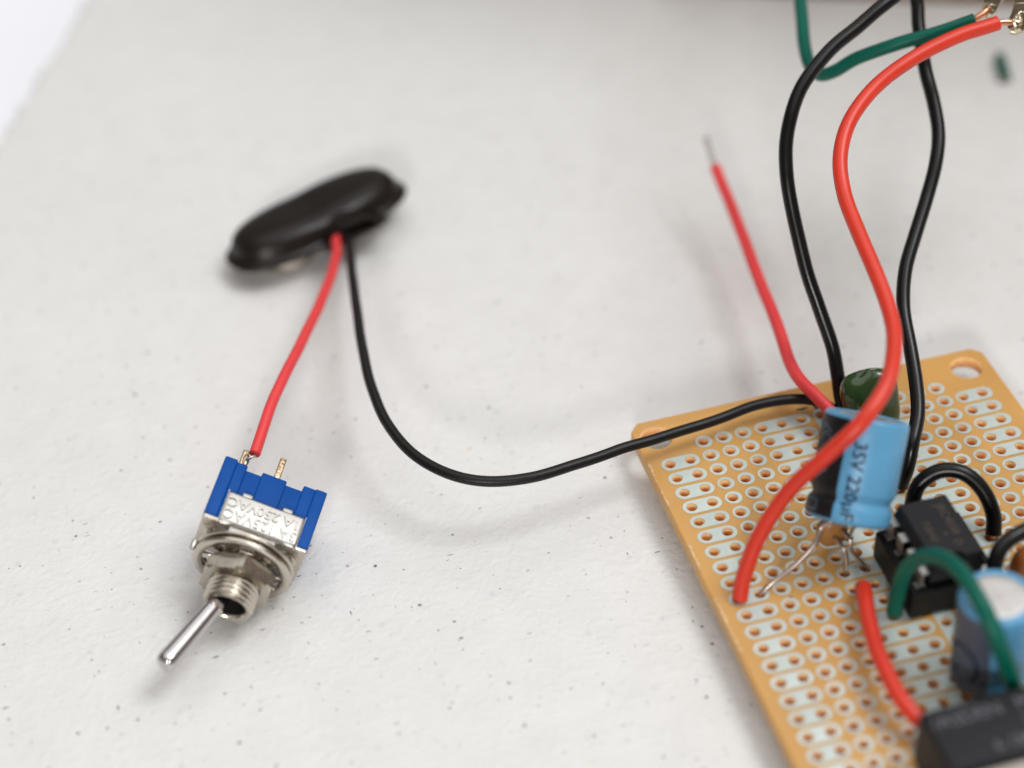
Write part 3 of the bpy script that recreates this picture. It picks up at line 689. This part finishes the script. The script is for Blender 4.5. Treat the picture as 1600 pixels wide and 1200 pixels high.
# bracket: front plate plus strap folded over the broad side
g = G(); g.add(box(-HX + .02, HX - .02, -.35, .22, -HZ + .02, HZ - .02, .17, 3)); fp = sp("front_plate", g, 'nickel', ang=40)
g = G(); yy = [(-.42, 2.6), (-.40, 3.1), (-.22, 3.52), (.12, 3.70), (.6, 3.74), (3.6, 3.74), (3.82, 3.70), (3.9, 3.56), (3.9, 3.2)]
xs = [-4.47, -4.35, -4.0, 0, 4.4, 4.78, 4.9]; V = []; F = []
for y, z in yy:
    for i, x in enumerate(xs):
        dz = -.14 if i in (0, len(xs) - 1) else (-.03 if i in (1, len(xs) - 2) else 0)
        V.append(Vector((x, y, z + dz)))
for i in range(len(yy) - 1):
    for j in range(len(xs) - 1): F.append([i * 7 + j, i * 7 + j + 1, (i + 1) * 7 + j + 1, (i + 1) * 7 + j])
g.add((V, F)); 
for x in (-4.47, 4.9): g.add(box(x - .02, x + .02, -.35, 4.15, 3.0, 3.58), 0, False)
st = sp("strap", g, 'steel', ang=60)
for x in (-2.25, 2.65):
    g = G(); g.add(box(x - .62, x + .62, 3.4, 4.4, 3.3, 3.60, .12, 2)); sp("strap_tab", g, 'steel', st)
for s_, y, size in (("3A 125VAC", 0.95, 1.78), ("1A 250VAC", 2.62, 1.78)):
    vf = text(s_, size, .10, 0, .02); R2 = Matrix.Rotation(math.pi, 4, 'Z')
    g = G(); g.add(([R2 @ p for p in vf[0]], vf[1]), 0, False); g.xf(Matrix.Translation((.2, y, 3.79))); sp("lettering", g, 'letter_shade', st)
for x in (-4.55, 4.55):
    g = G(); g.add(blob((x, -.30, .2), 1.15, .28, 1.5, 1.0, Matrix())); sp("dimple", g, 'nickel', fp)
RYm = Matrix.Rotation(math.radians(90), 4, 'X')     # lathe z -> local -y (towards the lever)
g = G(); g.add(box(-2.95, 2.6, -1.15, -.32, -3.2, 3.35, .12, 2)); g.add(box(-1.9, 1.6, -1.75, -1.0, -2.9, 2.95, .12, 2)); sp("locating_plate", g, 'steel', fp, ang=40)
g = G(); g.add(blob((-6.05, -2.4, .3), .32, .75, .42, .7, Matrix())); sp("locating_tab", g, 'steel', fp)
g = G(); g.add(lathe([(4.85, 1.95), (5.75, 1.95), (5.92, 2.05), (5.92, 2.3), (5.75, 2.4), (4.85, 2.4), (4.85, 1.95)], 72)); g.xf(RYm); sp("flat_washer", g, 'nickel', ang=40)
g = G(); g.add(lathe([(4.75, 2.75), (5.6, 2.75), (5.78, 2.85), (5.78, 3.2), (5.6, 3.35), (4.95, 3.35), (4.75, 3.2), (4.75, 2.75)], 72)); g.xf(RYm); lw = sp("lock_washer", g, 'nickel', ang=40)
for k in range(10):
    a = 2 * math.pi * k / 10 + .2; g = G(); g.add(box(3.2, 4.9, -.42, .42, 2.7, 3.05, .1, 1)); g.xf(RYm @ Matrix.Rotation(a, 4, 'Z') @ Matrix.Rotation(.22, 4, 'X')); sp("tooth", g, 'nickel', lw, ang=40)
# hex nut with chamfered corners
g = G(); V = []; F = []; segs = 36
for z, cr in ((3.75, .93), (3.98, 1.0), (5.45, 1.0), (5.72, .92), (5.72, .66)):
    for k in range(segs):
        a = 2 * math.pi * k / segs; am_ = (a + .52) % (math.pi / 3) - math.pi / 6; rh = 3.95 / math.cos(am_)
        r_ = rh if cr == 1.0 else min(rh, 4.56 * cr)
        if cr == .66: r_ = 3.02
        V.append(Vector((r_ * math.cos(a), r_ * math.sin(a), z)))
for i in range(4):
    for k in range(segs): F.append([i * segs + k, i * segs + (k + 1) % segs, (i + 1) * segs + (k + 1) % segs, (i + 1) * segs + k])
g.add((V, F)); g.xf(RYm); sp("hex_nut", g, 'nickel', ang=25)
# threaded bushing with open bore
pr = [(3.2, .3), (3.2, 2.3), (2.75, 2.4)]; z = 2.4
while z < 8.0: pr += [(2.68, z), (2.98, z + .24), (2.98, z + .34), (2.68, z + .56)]; z += .66
pr += [(2.85, 8.35), (2.75, 8.52), (2.45, 8.55), (2.2, 8.45), (2.05, 8.1)]
g = G(); g.add(lathe(pr, 56)); g.xf(RYm); bs = sp("threaded_bushing", g, 'nickel', ang=50)
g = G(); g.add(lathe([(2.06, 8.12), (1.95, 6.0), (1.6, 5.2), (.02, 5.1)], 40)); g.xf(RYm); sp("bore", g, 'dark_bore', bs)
# lever
tipl = Vector((-4.25, -17.95, 0)); basel = Vector((-.25, -5.4, 0)); dl = (tipl - basel); Ll = dl.length
pr = [(.85, 0), (.95, 1.5), (1.0, 3.2), (1.12, Ll * .55), (1.24, Ll * .9), (1.26, Ll - .75), (1.18, Ll - .35), (.98, Ll - .08), (.64, Ll + .08), (.3, Ll + .14), (.01, Ll + .15)]
g = G(); g.add(lathe(pr, 40)); g.xf(frame(basel, dl, (0, 0, 1))); sp("lever", g, 'chrome')
for x, yt, ln in ((-4.25, 12.2, 1), (.18, 12.95, 0)):
    g = G(); g.add(box(x - .40, x + .40, 7.4, yt, -.38, .38, .16, 2)); sp("terminal_pin", g, 'pin', ang=50)

g = G(); g.add(blob((-3.95, 10.7, .35), .42, .75, .28, 1.0, Matrix(), 20, 12, .12)); sp('solder_blob', g, 'solder')

# ------------------------------------------------------------------ battery snap
sn = thing("battery_snap", "black vinyl nine-volt battery snap lying on the table with red and black leads", "battery snap", (-31, 59.5, 0))
ang = math.radians(21.8)
SNM = Matrix.Translation((-30.5, 60.7, 3.3)) @ Matrix.Rotation(ang, 4, 'Z') @ Matrix.Rotation(math.radians(-11), 4, 'X') @ Matrix.Rotation(math.radians(-1.5), 4, 'Y')
def stadium(hl, hw, n_=72):
    out_ = []
    for k in range(n_):
        a = 2 * math.pi * k / n_; c_, s_ = math.cos(a), math.sin(a)
        sx = math.copysign(abs(c_) ** .72, c_); sy = math.copysign(abs(s_) ** .80, s_)
        out_.append((hl * sx, hw * sy))
    return out_
lev = [(-.2, -.2, -.35), (.55, .35, -.25), (.65, .42, .1), (.5, .3, .42), (.0, .0, .58), (-.3, -.12, .75), (-.55, -.3, 1.5), (-.85, -.6, 2.4), (-1.4, -1.1, 3.05), (-2.3, -1.8, 3.45), (-3.8, -2.7, 3.68), (-6.5, -3.8, 3.8), (-9, -4.7, 3.84), (-12.3, -5.9, 3.85)]
HL, HW = 13.6, 6.3; V = []; F = []
for dx, dy, z in lev:
    for x, y in stadium(HL + dx, HW + dy):
        zz = z
        if z > 1: zz -= .35 * math.exp(-((x + .5) / 2.6) ** 2) * (1 if y < 2 else .5) * (z / 3.7)
        V.append(Vector((x, y, zz)))
n_ = 72
for i in range(len(lev) - 1):
    for k in range(n_): F.append([i * n_ + k, i * n_ + (k + 1) % n_, (i + 1) * n_ + (k + 1) % n_, (i + 1) * n_ + k])
F.append([(len(lev) - 1) * n_ + k for k in range(n_)]); F.append([k for k in range(n_)][::-1])
g = G(); g.add((V, F)); g.xf(SNM); part("cover", g, 'rubber', sn)
# wire mouth: a flared half tube at the middle of the near side
V = []; F = []; na = 20
secs = [(-2.0, 2.8, 2.9, .0), (-4.2, 3.4, 2.95, .0), (-6.2, 4.0, 3.0, -.1), (-8.0, 4.9, 2.9, -.35)]
for inner_ in (0, 1):
    for y, wx, hz, z0 in secs:
        for k in range(na + 1):
            a = math.pi * k / na; q = 1 - .20 * inner_
            V.append(Vector((1.2 + wx * q * math.cos(a), y, z0 + hz * q * math.sin(a) ** .8)))
ns = len(secs); w_ = na + 1
for inner_ in (0, 1):
    for i in range(ns - 1):
        for k in range(na):
            b = inner_ * ns * w_; f_ = [b + i * w_ + k, b + i * w_ + k + 1, b + (i + 1) * w_ + k + 1, b + (i + 1) * w_ + k]
            F.append(f_ if inner_ else f_[::-1])
for k in range(na): F.append([(ns - 1) * w_ + k, (ns - 1) * w_ + k + 1, ns * w_ + (ns - 1) * w_ + k + 1, ns * w_ + (ns - 1) * w_ + k])
g = G(); g.add((V, F)); g.add(box(-2.9, 6.3, -7.9, -3.0, -.55, -.1, .1, 1)); g.add(([(4.6, -3.6, 2.1), (4.6, -3.6, -.3), (7.4, -7.6, -.1), (6.4, -6.2, 1.2), (4.2, -3.4, 2.1), (4.2, -3.4, -.3), (6.9, -8.0, -.3), (5.9, -6.6, 1.2)], [[0, 1, 2, 3], [7, 6, 5, 4], [0, 3, 7, 4], [3, 2, 6, 7], [2, 1, 5, 6]]), 0, False); g.xf(SNM); part("wire_mouth", g, 'rubber', sn)
for x, r_ in ((-6.35, 3.7), (6.35, 2.9)):
    g = G(); g.add(lathe([(.02, -2.6), (r_ * .8, -2.6), (r_, -2.3), (r_ * .97, -1.2), (r_ * 1.05, -.35)], 24)); g.xf(Matrix.Translation((x, -1.1, 0))); g.xf(SNM); part("snap_contact", g, 'nickel', sn)

# ------------------------------------------------------------------ solder-lug jack held up by its wires, and the box behind
jk = thing("audio_jack", "jack with two bent metal solder lugs in the top right corner", "audio jack", (58, 27, 40))
def lug(name_pts, wd, th):
    pts = catmull(name_pts, .5); V = []; F = []; nn = len(pts); side = Vector((.25, .62, .35)).normalized()
    for i, p in enumerate(pts):
        t_ = (pts[min(i + 1, nn - 1)] - pts[max(i - 1, 0)]).normalized(); tw = i / nn * 1.2
        s_ = (side - t_ * side.dot(t_)).normalized(); s_ = (Matrix.Rotation(tw, 3, t_) @ s_); nrm = t_.cross(s_)
        ww = wd * (1 if i > 3 else .55 + .15 * i)
        for a, b in ((-1, -1), (1, -1), (1, 1), (-1, 1)): V.append(p + s_ * a * ww / 2 + nrm * b * th / 2)
    for i in range(nn - 1):
        for k in range(4): F.append([i * 4 + k, i * 4 + (k + 1) % 4, (i + 1) * 4 + (k + 1) % 4, (i + 1) * 4 + k])
    F += [[3, 2, 1, 0], [nn * 4 - 4, nn * 4 - 3, nn * 4 - 2, nn * 4 - 1]]
    return V, F
g = G(); g.add(lug([(50.7, 20.3, 41.1), (51.5, 20.2, 41.3), (52.6, 20.9, 42.6), (54.0, 22.6, 44.4), (57, 25, 47)], 2.7, .4), 0, False); l1 = part("solder_lug", g, 'lug', jk)
g = G(); g.add(blob((51.2, 20.25, 41.7), .95, .55, .45, 1.0, Matrix.Rotation(-.7, 4, 'Y'), 28, 16, .16)); g.add(blob((51.9, 20.6, 42.3), .8, .5, .45, 1.0, Matrix.Rotation(-.9, 4, 'Y'), 28, 16, .18)); part("solder_blob", g, 'solder', l1)
g = G(); g.add(lug([(49.3, 24.3, 40.9), (50.2, 24.7, 41.4), (51.0, 25.3, 42.4), (53.0, 26.5, 44.2), (57, 28.5, 47)], 2.2, .4), 0, False); l2 = part("solder_lug", g, 'lug', jk)
g = G(); g.add(blob((50.0, 24.6, 41.45), .85, .5, .4, 1.0, Matrix.Rotation(-.7, 4, 'Y'), 28, 16, .16)); part("solder_blob", g, 'solder', l2)
Fj = frame((57, 26.5, 46.5), (.75, .35, .45), (0, 0, 1))
g = G(); g.add(lathe([(.02, 0), (5.2, 0), (5.5, .3), (5.5, 9), (5.2, 9.3), (4.0, 9.3), (4.0, 17), (3.6, 17.3), (1.8, 17.3), (1.8, 6), (.02, 6)], 40)); g.xf(Fj); split_normals(part("barrel", g, 'nickel', jk), 40)

bxo = thing("wooden_box", "brown wooden box standing behind the wires at the top edge", "box", (60, 110, 0))
a = Vector((36.5, 110.4, 0)); b = Vector((91.0, 85.2, 0)); d = (b - a).normalized(); nb = Vector((-d.y, d.x, 0)); ln = (b - a).length
Fb = Matrix((d, nb, Vector((0, 0, 1)))).transposed().to_4x4(); Fb.translation = a
for nm, q in (("front_panel", (0, ln + 60, 0, 6, 0.0, 116)), ("side_panel", (0, 6, 6.02, 70, 0.0, 116)), ("side_panel", (ln + 54, ln + 60, 6.02, 70, 0.0, 116)), ("back_panel", (6.02, ln + 53.98, 64, 70, 0.0, 116)), ("lid", (-1.5, ln + 61.5, -1.5, 71.5, 116.02, 121))):
    g = G(); g.add(box(*q, .6, 2)); g.xf(Fb); split_normals(part(nm, g, 'wood', bxo), 40)
